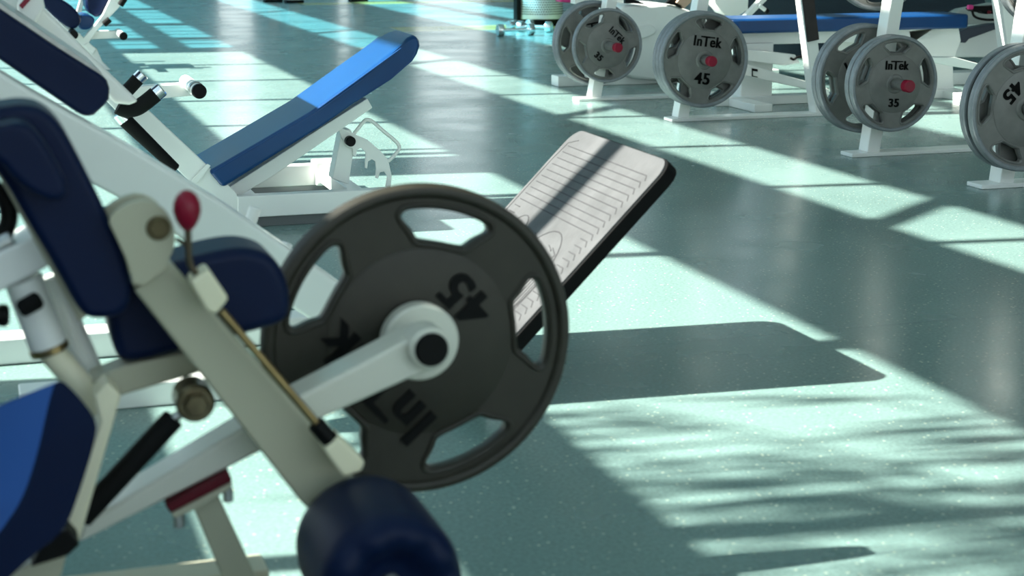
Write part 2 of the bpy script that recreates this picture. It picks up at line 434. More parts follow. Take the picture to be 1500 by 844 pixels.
# far wall with tall glazing
bm = bmesh.new(); FY = 25.0
xs = [XW, 1.0, 1.4, 3.5, 4.1, 5.3, 5.55, 6.5, 7.7, 9.6, 10.3, 11.7, 12.5, 22]
for a, b in zip(xs[0::2], xs[1::2]): box(bm, (a, FY, 0), (b, FY + .15, HC_))
for a, b in zip(xs[1:-1:2], xs[2:-1:2]):
    box(bm, (a, FY, 0), (b, FY + .15, .12)); box(bm, (a, FY, 5.2), (b, FY + .15, HC_))
struct(finish('wall_far', bm, WALLM))
for a, b in zip(xs[1:-1:2], xs[2:-1:2]):
    n += 1
    w = bpy.data.objects.new('window_%d' % n, None); COL.objects.link(w); w['kind'] = 'structure'; ROOTLOC[w] = Vector((0, 0, 0))
    bm = bmesh.new(); box(bm, (a, FY + .03, .12), (a + .05, FY + .1, 5.2)); box(bm, (b - .05, FY + .03, .12), (b, FY + .1, 5.2)); finish('window_frame', bm, ALU, w)
    bm = bmesh.new(); box(bm, (a, FY + .06, .12), (b, FY + .066, 5.2)); finish('pane', bm, GLASS, w)

# ================================================================== LEG EXTENSION MACHINE (near left)
G1 = root('leg_extension_machine', (.3, 2.1, 0), 'blurred white leg extension machine in the near left corner with navy pads and red knob', 'exercise machine')
# lever arm and weight arm
slab('weight_arm', [(116, 797), (122, 768), (358, 626), (430, 585), (598, 497), (632, 484), (655, 500), (660, 520), (645, 540), (600, 556), (467, 616), (391, 658)], 2.07, .065, WARMWHITE, G1, .006, 3)
c = aty(618, 503, 2.185); s = 1 / ppm(2.18)
o = P_rod('plate_collar', c, c + Vector((0, .03, 0)), 60 * s, WARMWHITE, G1, ch=.004, n=64)
c2 = aty(620, 505, 2.13)
P_rod('collar_sleeve', Vector((c2.x, 2.12, c2.z)), Vector((c.x, 2.19, c.z)), 31 * s, WARMWHITE, G1, ch=.003, n=48)
P_rod('plate_peg', Vector((c.x, 2.19, c.z)), Vector((c.x, 2.42, c.z)), .0245, STEEL, G1, n=40)
c3 = aty(632, 512, 2.05)
P_rod('peg_end_ring', c3, c3 + Vector((0, .05, 0)), 33 / ppm(2.07), WARMWHITE, G1, ch=.004, n=48)
P_rod('end_cap', c3 - Vector((0, .006, 0)), c3 + Vector((0, .01, 0)), 26 / ppm(2.07), BLACK, G1, ch=.003, n=48)
slab('lever_arm', [(196, 425), (250, 385), (317, 464), (470, 638), (512, 692), (530, 715), (455, 750), (440, 735)], 1.98, .055, SHADECREAM, G1, .005, 3)
cam = [(157, 322), (172, 307), (190, 297), (213, 292), (236, 302), (250, 318), (257, 340), (256, 362), (246, 384), (250, 390), (198, 428), (187, 385), (172, 352)]
slab('cam_plate', cam, 1.965, .012, SHADECREAM, G1, .002, 2, rnd=1)
slab('cam_plate', [(x - 9, y - 9) for x, y in cam[:-3]] + [(190, 415), (165, 345)], 2.035, .012, SHADECREAM, G1, .002, 2, rnd=1)
c = aty(232, 334, 1.965)
bm = bmesh.new(); rod(bm, c - Vector((0, .006, 0)), c, .0125, n=6); rod(bm, c - Vector((0, .003, 0)), c, .0145); finish('pivot_bolt', bm, mat('dull_bronze', (.10, .08, .04), .4, metal=.7), G1)
# adjuster: knob, bent lever, blocks, brass rod
YK = 1.94
bm = bmesh.new(); c = aty(274, 308, YK); lathe(bm, c - Vector((0, 0, .025)), (0, 0, 1), [(0, 0), (.001, .004), (.006, .009), (.014, .0135), (.024, .0162), (.034, .0155), (.042, .012), (.047, .007), (.0495, 0)], 32)
finish('knob', bm, RED, G1, angle=80, label='round red adjuster knob')
P_pipe('adjuster_lever', [aty(275, 328, YK), aty(276, 360, YK), aty(277, 385, YK), aty(286, 400, YK), aty(300, 414, YK)], .0042, DARKROD, G1)
P_rod('lever_pin', aty(258, 350, YK + .01), aty(276, 360, YK + .005), .003, DARKROD, G1)
slab('guide_block', [(278, 414), (306, 394), (336, 438), (318, 462), (304, 458)], 1.925, .045, CREAM, G1, .005, 3)
slab('guide_block', [(474, 660), (497, 640), (536, 678), (530, 692), (503, 700)], 1.925, .045, CREAM, G1, .005, 3)
P_rod('adjuster_rod', aty(324, 456, YK), aty(484, 644, YK), .0052, BRASS, G1)
P_rod('rod_sleeve', aty(462, 620, YK), aty(490, 652, YK), .011, BLACK, G1)
# pads
cushion('back_pad', [(-60, 165), (0, 158), (30, 153), (62, 158), (90, 182), (120, 238), (150, 298), (178, 358), (192, 405), (194, 445), (176, 466), (140, 470), (118, 462), (80, 392), (40, 325), (5, 262), (-40, 215)], 1.99, .10, NAVY, G1, .022)
cushion('back_pad', [(-70, 200), (0, 185), (28, 178), (52, 190), (80, 232), (105, 285), (80, 300), (30, 275), (-10, 225), (-60, 250)], 1.925, .08, NAVY, G1, .022)
slab('pad_backing', [(-10, 244), (2, 236), (128, 462), (116, 472)], 2.05, .03, SHADECREAM, G1, .002)
cushion('hip_pad', [(155, 430), (162, 498), (176, 533), (205, 532), (267, 516), (370, 489), (420, 475), (428, 452), (424, 415), (405, 378), (370, 364), (330, 366), (260, 384), (200, 410)], 2.07, .11, NAVY, G1, .020, rnd=2)
slab('pad_bracket', [(133, 556), (184, 535), (290, 514), (300, 545), (179, 580), (140, 590)], 2.08, .05, SHADECREAM, G1, .004)
slab('seat_post', [(138, 582), (158, 560), (178, 580), (171, 604), (116, 796), (93, 775), (147, 618)], 2.00, .05, CREAM, G1, .004, 3)
# seat pad: thick block, its broad face turned to the windows
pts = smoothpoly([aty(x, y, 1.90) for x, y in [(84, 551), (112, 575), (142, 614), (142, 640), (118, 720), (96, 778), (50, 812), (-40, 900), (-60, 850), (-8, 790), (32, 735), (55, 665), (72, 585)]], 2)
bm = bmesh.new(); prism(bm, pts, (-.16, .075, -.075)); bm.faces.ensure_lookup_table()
bm.faces[0].material_index = 1  # near face coloured navy for its shade, the rest lightened for window light
finish('seat_pad', bm, [LITBLUE, NAVY], G1, .012, 4)
slab('seat_bracket', [(60, 800), (97, 775), (118, 798), (100, 815), (45, 832)], 1.93, .05, BLACK, G1, .003)
slab('seat_rail', [(0, 850), (45, 825), (98, 812), (90, 844), (60, 870), (0, 880)], 1.97, .05, SHADECREAM, G1, .003)
# damper strut with bolt pivot
P_rod('damper', aty(118, 760, 2.03), aty(255, 612, 2.03), .0145, FOAM, G1)
P_rod('damper_rod', aty(250, 616, 2.03), aty(285, 592, 2.03), .006, STEEL, G1)
c = aty(287, 592, 2.0)
bm = bmesh.new(); rod(bm, c, c + Vector((0, .05, 0)), .024, n=36); rod(bm, c - Vector((0, .012, 0)), c, .016, n=6)
finish('pivot', bm, mat('oiled_brass', (.16, .13, .075), .35, metal=.8, var=.3, vscale=60), G1)
# stop pad, leg and floor beam
slab('stop_bumper', [(242, 741), (335, 690), (341, 706), (250, 753)], 2.06, .06, DKRED, G1, .003, label='dark red rubber stop bumper')
slab('stop_plate', [(250, 754), (341, 707), (340, 715), (300, 740), (258, 760)], 2.055, .07, SHADECREAM, G1, .002)
for px in ((262, 760), (334, 722)):
    c = aty(px[0], px[1], 2.08); P_rod('plate_bolt', c - Vector((0, 0, .012)), c + Vector((0, 0, .006)), .007, STEEL, G1, n=6)
slab('support_leg', [(283, 744), (320, 726), (372, 838), (398, 905), (350, 905), (322, 838)], 2.08, .05, SHADECREAM, G1, .004)
P_box('base_beam', (-.35, 2.24, 0), (.36, 2.31, .055), SHADECREAM, G1, .005)
P_box('base_beam', (.24, 2.05, 0), (.32, 2.24, .05), SHADECREAM, G1, .005)
P_box('sun_blocker', (-.46, 1.86, .50), (-.03, 2.36, .57), NAVY, G1, .02)  # unseen block added to keep sun off the weight arm
P_box('sun_blocker_post', (-.30, 2.05, 0), (-.22, 2.13, .50), SHADECREAM, G1, .004)  # post added to carry the unseen block
# seat adjustment column at the left edge
slab('column_head', [(-60, 402), (0, 370), (30, 356), (54, 343), (76, 388), (40, 408), (0, 428), (-60, 455)], 2.06, .10, WHITE, G1, .005)
P_rod('column_tube', aty(34, 408, 2.09), aty(73, 512, 2.09), .0235, WHITE, G1, ch=.002)
a, b = aty(70, 505, 2.09), aty(74, 515, 2.09); P_rod('column_ring', a, b, .0245, BRASS, G1, ch=.001)
P_rod('inner_tube', aty(72, 512, 2.09), aty(150, 600, 2.09), .0165, CREAM, G1)
P_rod('rear_tube', aty(72, 405, 2.16), aty(140, 560, 2.16), .016, WHITE, G1)
P_rod('column_grip', aty(28, 455, 2.062), aty(60, 437, 2.062), .011, FOAM, G1, ch=.004)
P_rod('column_knob', aty(-5, 462, 2.09), aty(14, 462, 2.09), .014, BLACK, G1, ch=.004)
P_pipe('coiled_hose', [aty(-15, 270, 2.1), aty(8, 290, 2.1), aty(16, 320, 2.1), aty(2, 350, 2.1), aty(10, 372, 2.1)], .011, BLACK, G1)
P_rod('hose_fitting', aty(-6, 362, 2.08), aty(18, 350, 2.08), .010, STEEL, G1)
P_rod('hose_clamp', aty(-4, 388, 2.08), aty(22, 372, 2.08), .006, BRASS, G1)
# ankle roller
c = aty(528, 786, 1.95)
bm = bmesh.new(); lathe(bm, c, (0, -1, 0), [(0, 0), (0, .03), (.002, .075), (.010, .084), (.03, .0865), (.15, .0865), (.172, .083), (.184, .074), (.186, .060), (.176, .045), (.160, .032), (.156, .020), (.156, 0)], 72)
for v in bm.verts:      # puckered vinyl where the sleeve is gathered at the open end
    d = 1.95 - v.co.y
    if d > .165:
        a = atan2(v.co.z - c.z, v.co.x - c.x); v.co.y += .003 * sin(a * 9) * min(1, (d - .165) / .02)
ro = finish('ankle_roller', bm, NAVY, G1, angle=60)
P_rod('roller_axle', c + Vector((0, .08, 0)), c + Vector((0, -.165, 0)), .012, STEEL, G1)
c = aty(618, 503, 2.215)
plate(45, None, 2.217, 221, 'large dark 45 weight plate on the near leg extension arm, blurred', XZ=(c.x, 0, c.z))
fgm = bpy.data.objects['weight_plate'].data = M45.copy(); fgm.materials.clear(); fgm.materials.append(IRONSHADE); fgm.materials.append(RIMDK)
for ch_ in bpy.data.objects['weight_plate'].children:
    if ch_.name.startswith('maker'): ch_.scale = (1.45, 1, 1.25)

# ================================================================== HACK SQUAT MACHINE
G2 = root('hack_squat_machine', (.7, 3.3, 0), 'white hack squat machine with long slanted rails and grey ribbed footplate', 'exercise machine')
slab('slide_rail', [(-120, 32), (45, 134), (213, 229), (320, 294), (490, 410), (640, 520), (610, 560), (470, 478), (307, 376), (177, 292), (132, 268), (-120, 120)], 3.10, .09, WHITE, G2, .008, 3)
for px in ((368, 322), (414, 374)):
    c = aty(px[0], px[1], 3.20); d = Vector((.35, 0, .93)); P_rod('stop_peg', c - d * .04, c + d * .026, .012, WHITE, G2, ch=.002, n=20)
cushion('back_pad', [(-160, -95), (-60, -28), (0, 13), (75, 64), (148, 110), (157, 118), (161, 130), (160, 146), (152, 156), (138, 169), (126, 172), (112, 165), (0, 88), (-160, -20)], 3.28, .30, NAVY, G2, .010, rnd=0)
slab('pad_board', [(-160, -104), (0, 4), (142, 100), (150, 108), (146, 112), (0, 14), (-160, -94)], 3.30, .28, STEEL, G2, .002)
slab('carriage', [(-60, -75), (20, -22), (57, 4), (103, 50), (147, 94), (180, 126), (204, 149), (190, 154), (168, 152), (150, 130), (100, 80), (0, 5), (-60, -40)], 3.72, .08, WHITE, G2, .010, 3)
slab('carriage_head', [(25, 5), (32, -4), (62, -10), (66, 10), (50, 38), (38, 40), (27, 22)], 3.66, .06, WHITE, G2, .008, 3)
slab('warning_strip', [(28, 8), (40, -6), (50, -6), (33, 13)], 3.655, .01, RED, G2, .001, label='red warning strip')
# footplate: deck sloping up along +X between y 3.08 and 3.64
top = Vector((1.335, 0, .485)); bot = Vector((.90, 0, .045)); d = (top - bot).normalized(); nrm = Vector((-d.z, 0, d.x))
def deckpt(u, y, h=0): return bot + d * u + Vector((0, y, 0)) + nrm * h
LEN = (top - bot).length
def rrect(u0, u1, y0, y1, r, k=6):
    out = []
    for cx, cy, a0 in ((u1 - r, y1 - r, 0), (u0 + r, y1 - r, 90), (u0 + r, y0 + r, 180), (u1 - r, y0 + r, 270)):
        for i in range(k + 1):
            a = radians(a0 + 90 * i / k); out.append((cx + r * cos(a), cy + r * sin(a)))
    return out
bm = bmesh.new(); prism(bm, [deckpt(u, y, -.004) for u, y in rrect(-.02, LEN, 3.08, 3.64, .045)], -nrm * .030)
fp = finish('footplate', bm, RUBBER, G2, .003)
bm = bmesh.new(); prism(bm, [deckpt(u, y, 0) for u, y in rrect(-.015, LEN - .004, 3.084, 3.636, .043)], -nrm * .006)
fdeck = finish('tread', bm, TREAD, fp, .001)
bm = bmesh.new()
def groove(pts, w=.0011):
    pipe(bm, [deckpt(u, y, .0002) for u, y in pts], w, 6, 0)
for k in range(26):                                    # cross ribs, bent down at both ends
    u = LEN - .052 - k * .0182
    if u < .05: break
    if u > .395: groove([(u - .012, 3.115), (u, 3.128), (u, 3.600)])
    else: groove([(u - .012, 3.115), (u, 3.128), (u, 3.165)]); groove([(u, 3.565), (u, 3.600)])
groove([(LEN - .03, 3.57), (LEN - .045, 3.612), (LEN - .10, 3.620), (.03, 3.620)])
for k in range(80):                                    # worn moulded badge area in the lower half
    r1 = random.random(); u = .12 + .23 * random.random(); y = 3.19 + .34 * r1
    groove([(u, y), (u + .014 * random.random(), y + .03 * (random.random() + .3))], .0012)
    groove([(u, y), (u - .016 * random.random(), y + .004)], .0012)
for (yc, ry) in ((3.28, .105), (3.49, .07)):
    groove([(.24 + .135 * cos(a * pi / 16), yc + ry * sin(a * pi / 16)) for a in range(33)], .0014)
groove([(.345, 3.385), (.13, 3.385)], .003)
for k in range(7): groove([(.31 - .004 * k, 3.17 + .012 * k), (.17 + .01 * k, 3.175 + .012 * k)], .0011)
finish('tread_groove', bm, TREADLINE, fp)
bm = bmesh.new(); bar(bm, deckpt(.02, 3.30, -.06), deckpt(LEN * .8, 3.30, -.06), .025, .10); finish('footplate_bracket', bm, WHITE, G2, .004)
P_box('base_beam', (.05, 3.30, 0), (1.02, 3.38, .05), WHITE, G2, .004)
P_box('base_beam', (.94, 3.08, .0), (1.02, 3.62, .045), WHITE, G2, .004)
P_box('base_beam', (-.6, 3.72, 0), (.98, 3.80, .06), WHITE, G2, .005)
P_box('base_beam', (-.6, 3.12, .0), (.10, 3.20, .06), WHITE, G2, .005)

# ================================================================== ADJUSTABLE INCLINE BENCH
G3 = root('incline_bench', (1.0, 5.4, 0), 'white adjustable incline bench with long blue pad tilted up beside the hack squat', 'bench')
YN = 5.2
pp = [aty(x, y, YN) for x, y in [(327, 276), (306, 251), (380, 208), (455, 164), (530, 110), (590, 66), (602, 57), (612, 53), (619, 55), (623, 62), (623, 70), (617, 81), (608, 91), (574, 117), (520, 152), (470, 187), (400, 230)]]
bm = bmesh.new()
# rounded far end: chamfer the pad outline in plan
prism(bm, pp, (0, .36, 0))
dirv = (pp[5] - pp[3]).normalized(); endp = pp[9]
for v in bm.verts:
    t = (v.co - endp).dot(dirv)               # 0 at the head end, negative along the pad
    ed = min(v.co.y - YN, YN + .36 - v.co.y)
    if t > -.16:
        k = max(0, (t + .16) / .16)
        mid = YN + .18; v.co.y = mid + (v.co.y - mid) * (1 - .38 * k ** 2)
pad = finish('seat_pad', bm, BLUE, G3, .014, 5)
sm = [aty(x, y, YN) + Vector((0, .004, 0)) for x, y in [(310, 254), (455, 168), (588, 71)]]
P_pipe('piping', [p + Vector((0, -.002, 0)) for p in sm], .0028, BLUE, pad, sm=0)
slab('pad_rail', [(328, 279), (343, 292), (400, 258), (546, 158), (538, 144), (470, 187), (400, 233)], 5.27, .06, WHITE, G3, .003)
slab('front_beam', [(60, 40), (92, 52), (178, 130), (214, 158), (345, 281), (356, 300), (378, 317), (350, 317), (278, 266), (185, 178), (150, 142), (60, 62)], 5.22, .07, WHITE, G3, .004)
slab('beam_gusset', [(278, 268), (283, 262), (304, 240), (309, 243), (290, 268), (282, 273)], 5.205, .01, WHITE, G3, .002)
P_box('base_beam', (aty(349, 316, YN).x, YN, .032), (1.26, YN + .05, .102), WHITE, G3, .004)
P_box('base_beam', (.85, 5.85, .02), (1.24, 5.90, .095), WHITE, G3, .004)
P_box('cross_beam', (.80, YN + .05, .035), (.85, 5.90, .09), WHITE, G3, .003)
P_box('cross_beam', (1.165, YN + .05, .03), (1.215, 5.92, .08), WHITE, G3, .003)
P_box('beam_cap', (1.15, 5.83, .02), (1.24, 5.93, .105), WHITE, G3, .006)
P_box('beam_shade_strip', (.84, 5.212, 0), (1.24, 5.245, .033), mat('grey_shade_strip', (.13, .14, .14), .7), G3, .002)  # added grey strip stands for the shadow under the front beam
P_box('beam_shade_strip', (.87, 5.86, 0), (1.22, 5.89, .022), ALU, G3, .002)  # matching strip added under the back beam
slab('ladder_post', [(487, 262), (511, 270), (520, 206), (514, 190), (501, 190)], 5.33, .07, WHITE, G3, .003)
z5 = lambda L: [(250 + a * .26667, 130 + b * .26667) for a, b in L]
slab('ladder_plate', z5([(915, 210), (960, 225), (1000, 245), (1080, 280), (1150, 340), (1195, 390), (1215, 480), (1208, 550), (1180, 550), (1190, 480), (1172, 455), (1150, 460), (1140, 495), (1125, 490), (1130, 440), (1125, 400), (1105, 388), (1085, 400), (1080, 440), (1068, 435), (1072, 350), (1045, 325), (1022, 338), (1018, 375), (1003, 365), (1000, 330), (965, 320), (940, 270)]), 5.32, .008, WHITE, G3, .0015)
P_pipe('loop_handle', [aty(*q, 5.33) for q in z5([(1005, 250), (1060, 180), (1075, 168), (1105, 175), (1170, 235), (1240, 290), (1262, 325), (1235, 360), (1195, 400)])], .006, WHITE, G3)
for q in ((929, 186), (991, 291)):
    x, y = z5([q])[0]; c = aty(x, y, 5.29); P_rod('end_cap', c, c + Vector((0, .03, 0)), .0165, BLACK, G3, ch=.003)
    P_rod('pivot_tube', c + Vector((0, .03, 0)), c + Vector((0, .16, 0)), .0150, WHITE, G3)
bm = bmesh.new(); prism(bm, smoothpoly([Vector((.30, 5.1, 1.09)), Vector((.36, 5.1, 1.03)), Vector((.02, 5.1, .62)), Vector((-.05, 5.1, .67))], 1), (0, .6, 0)); finish('back_pad', bm, NAVY, G3, .02, 4)  # unseen pad added to shade the lower part of the bench pad
# handles and weight peg at the head of the front beam
P_rod('handle_grip', aty(183, 176, 5.15), aty(258, 248, 5.15), .0225, FOAM, G3, r1=.016)
P_rod('grip_collar', aty(174, 166, 5.15), aty(184, 178, 5.15), .0215, CHROME, G3)
P_pipe('handle_grip', [aty(*q, 5.12) for q in [(173, 156), (182, 161), (198, 160), (211, 152), (228, 138)]], .024, FOAM, G3)
P_rod('grip_collar', aty(226, 140, 5.12), aty(238, 130, 5.12), .0225, CHROME, G3)
P_rod('handle_grip', aty(178, 142, 5.6), aty(203, 115, 5.6), .022, FOAM, G3)
P_rod('grip_collar', aty(201, 117, 5.6), aty(210, 108, 5.6), .0215, CHROME, G3)
slab('peg_arm', [(180, 128), (282, 122), (288, 128), (284, 140), (180, 150)], 5.75, .06, WHITE, G3, .004)
c = aty(281, 120, 5.80)
c2 = aty(292, 134, 5.52)
P_rod('peg', Vector((c2.x, 5.88, c2.z)), Vector((c2.x, 5.53, c2.z)), .022, WHITE, G3)
P_rod('peg_ring', Vector((c2.x, 5.62, c2.z)), Vector((c2.x, 5.58, c2.z)), .0255, STEEL, G3)
P_rod('end_cap', Vector((c2.x, 5.54, c2.z)), Vector((c2.x, 5.515, c2.z)), .024, BLACK, G3)

# ================================================================== FAR LEFT PRESS MACHINE
G4 = root('seated_press_machine', (1.1, 11.3, 0), 'white press machine with small navy pads in the upper left distance', 'exercise machine')
YM = 11.0
cushion('back_pad', [(124, -8), (148, -20), (168, -12), (152, 18), (143, 27), (127, 17)], YM, .3, NAVY, G4, .02, rnd=1)
cushion('seat_pad', [(58, 4), (70, -8), (100, 4), (118, 22), (119, 34), (110, 43), (100, 41), (82, 28)], YM - .1, .35, NAVY, G4, .02, rnd=1)
cushion('side_pad', [(116, 22), (126, 20), (141, 27), (134, 42), (124, 44), (114, 42)], YM + .15, .25, BLUE, G4, .015, rnd=1)
slab('back_frame', [(168, -16), (184, -16), (180, 5), (142, 45), (128, 66), (118, 60), (138, 38), (150, 22)], YM - .05, .07, WHITE, G4, .005)
slab('base_beam', [(84, 30), (100, 42), (118, 50), (128, 62), (142, 72), (150, 90), (185, 125), (196, 140), (180, 140), (140, 98), (126, 76), (112, 62)], YM - .05, .09, WHITE, G4, .005)
slab('beam_sleeve', [(122, 66), (130, 62), (141, 72), (136, 80)], YM - .07, .13, WHITE, G4, .004)
slab('peg_arm', [(134, 46), (178, 45), (180, 56), (132, 58)], YM, .09, WHITE, G4, .005)
c = aty(181, 53, YM - .3)
P_rod('peg', Vector((c.x, YM + .1, c.z)), Vector((c.x, YM - .28, c.z)), .022, WHITE, G4)
P_rod('end_cap', Vector((c.x, YM - .27, c.z)), Vector((c.x, YM - .3, c.z)), .025, BLACK, G4)
for a, b in (((152, 36), (161, 28)), ((176, 8), (183, -3))):
    P_rod('hand_grip', aty(*a, YM - .1), aty(*b, YM - .1), .02, FOAM, G4)
c = aty(108, 51, YM - .2); P_rod('pivot', c, c + Vector((0, .2, 0)), .028, BLACK, G4)
slab('rear_post', [(112, 18), (117, 0), (121, -14), (127, -14), (119, 20)], YM + .5, .06, WHITE, G4, .004)

# ================================================================== PLATE RACKS
def rack(i, foot, topx, Y, rfoot, rtopx, label, panel=False, right=True):
    g = root('plate_rack', (foot[0], Y + .05, 0), label, 'plate rack')
    X0 = atz(*foot).x
    def post(px0, px1, name):
        a = aty(px0[0], px0[1], Y + .02); b = aty(px1[0], px1[1], Y + .02)
        d = (b - a).normalized(); a2 = a + d * ((.012 - a.z) / d.z); b2 = a + d * ((1.25 - a.z) / d.z)
        bm = bmesh.new(); bar(bm, a2, b2, .029, .075); o = finish(name, bm, WHITE, g, .004)
        return a2, b2, d
    r = post(*topx, 'upright')
    if right: r2 = post(*rtopx, 'upright'); xr = r2[0].x + .06
    else: xr = X0 + .85
    P_box('base_strap', (X0, Y, 0), (xr, Y + .10, .016), WHITE, g, .003)
    if right:
        zt = r2[1]; bm = bmesh.new(); a = Vector((r[1].x, Y + .02, r[1].z)); b = Vector((zt.x, Y + .02, zt.z)); bar(bm, a, b, .029, .075); finish('top_beam', bm, WHITE, g, .004)
    if panel:
        a, b, d = r2; bm = bmesh.new(); p0 = a + d * .36; p1 = a + d * .80; p0 = Vector(p0); p1 = Vector(p1); p0.y = p1.y = Y + .008
        bar(bm, p0, p1, .031, .013)
        finish('scuff_guard', bm, BRONZE, g, .002, label='scuffed black guard panel')
    g.location = (X0, Y + .05, 0)
    # children were placed relative to the earlier base
    off = ROOTLOC[g] - Vector((X0, Y + .05, 0))
    for ch in g.children: ch.location = off
    ROOTLOC[g] = Vector((X0, Y + .05, 0))
    return g
def peg(g, px, Y, fwd, back=None):
    """px: hub centre in the front plate's face at depth Y"""
    c = aty(px[0], px[1], Y); y1 = Y - fwd; y0 = back
    P_rod('plate_peg', (c.x, y0, c.z), (c.x, y1 + .02, c.z), .0225, STEEL, g)
    P_rod('peg_cap', (c.x, y1 + .025, c.z), (c.x, y1 - .012, c.z), .0245, RED, g, ch=.004, label='red plastic peg cap')
    return c
grp = 'weight plates on the racks'
k1 = rack(1, (848, 149), ((874, 140), (897, 0)), 8.29, (1010, 143), ((1030, 140), (1010, 0)), 'white plate rack farthest back, holding a tilted 35 plate in front', right=False)
c = peg(k1, (891, 67), 8.235, .14, 8.52)
plate(35, None, 8.235, 47, '35 weight plate on the farthest rack, lettering turned sideways', grp, XZ=c)
plate(45, None, 8.42, 100, 'grey 45 weight plate behind the 35 plate on the farthest rack, front of its pair', grp, XZ=c)
plate(45, None, 8.457, 60, 'grey weight plate at the very back of the farthest rack peg', grp, XZ=c)
k2 = rack(2, (984, 179), ((1001, 172), (1031, 0)), 7.32, (1210, 168), ((1203, 165), (1183, 0)), 'white plate rack with three 45 plates and a black guard panel on its right upright', panel=True)
c = peg(k2, (1033, 88), 7.215, .075, 7.50)
plate(45, None, 7.215, 83, 'upright 45 weight plate with clear lettering, front of a stack of three', grp, XZ=c)
plate(45, None, 7.252, 70, 'grey weight plate directly behind the clear upright 45 plate, middle of its stack of three', grp, XZ=c)
plate(45, None, 7.289, 95, 'grey weight plate against the post, last of three behind the clear 45 plate', grp, XZ=c)
k3 = rack(3, (1248, 231), ((1281, 215), (1315, 0)), 6.0, (1500, 214), ((1503, 214), (1476, 0)), 'white plate rack with two 35 plates in front of its post, near the right edge')
c = peg(k3, (1312, 123), 5.905, .10, 6.26)
plate(35, None, 5.905, 88, 'upright 35 weight plate with clear lettering, foremost on the second rack from the right', grp, XZ=c)
plate(35, None, 5.942, 88, 'grey 35 weight plate sandwiched right behind the clear upright 35 plate', grp, XZ=c)
plate(45, None, 6.125, 118, 'larger grey weight plate behind the post of the rack with the upright 35 plates', grp, XZ=c)
plate(45, None, 6.162, 118, 'rearmost large weight plate on the rack with the upright 35 plates', grp, XZ=c)
cu_ = aty(1291, -66, 6.125)
P_rod('plate_peg', (cu_.x, 6.02, cu_.z), (cu_.x, 6.25, cu_.z), .0225, STEEL, k3)
plate(45, None, 6.125, 60, 'weight plate on an upper peg, only its bottom edge showing above the upright 35 plate', grp, XZ=cu_)
k4 = rack(4, (1439, 278), ((1476, 262), (1508, 60)), 5.14, (1700, 260), ((1720, 262), (1700, 60)), 'white plate rack cut off by the right edge, nearest of the row')
c = peg(k4, (1506, 159), 5.03, .06, 5.20)
plate(45, None, 5.03, 318, 'large 45 weight plate cut off by the right edge, nearest of all the racked plates', grp, XZ=c)
plate(45, None, 5.083, 300, 'grey weight plate just behind the nearest racked plate at the right edge', grp, XZ=c)
cu_ = aty(1540, -52, 5.24)
P_rod('plate_peg', (cu_.x, 5.15, cu_.z), (cu_.x, 5.36, cu_.z), .0225, STEEL, k4)
plate(45, None, 5.24, 60, 'weight plate in the top right corner, only a lower arc showing', grp, XZ=cu_)

# ================================================================== FLAT BENCH behind the racks
G5 = root('flat_bench', (4.6, 7.95, 0), 'long flat bench with blue pad behind the plate racks', 'bench')
YF = 7.8
a = aty(1072, 31, YF); b = aty(1424, 18, YF)
zt = (a.z + b.z) / 2
bm = bmesh.new(); prism(bm, [Vector((x, y, zt - .075)) for x, y in [(p[0], p[1]) for p in rrect(a.x, b.x, YF, YF + .29, .05)]], (0, 0, .075)); finish('seat_pad', bm, BLUE, G5, .014, 4)
P_box('pad_rail', (a.x + .1, YF + .10, zt - .14), (b.x - .12, YF + .18, zt - .073), WHITE, G5, .004)
P_box('column', (a.x + .10, YF + .08, .04), (a.x + .28, YF + .19, zt - .13), WHITE, G5, .005)
xr_ = b.x - .35
slab('column', [(1330, 45), (1404, 36), (1408, 60), (1396, 90), (1398, 140), (1372, 142), (1340, 80)], YF + .1, .08, WHITE, G5, .005)
slab('rear_leg_panel', [(1215, 52), (1330, 46), (1372, 142), (1300, 145), (1230, 110)], YF + .2, .05, WHITE, G5, .005)
slab('brace', [(1085, 90), (1100, 96), (1192, 122), (1215, 131), (1215, 140), (1192, 133), (1100, 113), (1085, 110)], YF - .1, .06, WHITE, G5, .004)
slab('label_plate', [(1101.5, 100), (1110, 101.5), (1110, 105), (1103, 104), (1103, 111), (1110, 112.5), (1110, 113.5), (1101.5, 112)], YF - .103, .003, BLACK, G5, 0)
slab('seat_slide', [(1085, 72), (1140, 77), (1165, 80), (1172, 92), (1150, 96), (1085, 88)], YF - .02, .06, WHITE, G5, .004)
P_pipe('pull_pin', [aty(*q, YF - .03) for q in [(1158, 85), (1163, 88), (1168, 83), (1182, 83.5)]], .006, BLACK, G5, sm=1)
P_box('base_beam', (a.x - .05, YF + .05, 0), (b.x, YF + .16, .045), WHITE, G5, .004)
P_box('base_foot', (a.x + .02, YF - .25, 0), (a.x + .12, YF + .40, .04), WHITE, G5, .004)
P_box('base_foot', (b.x - .12, YF - .25, 0), (b.x - .02, YF + .40, .04), WHITE, G5, .004)

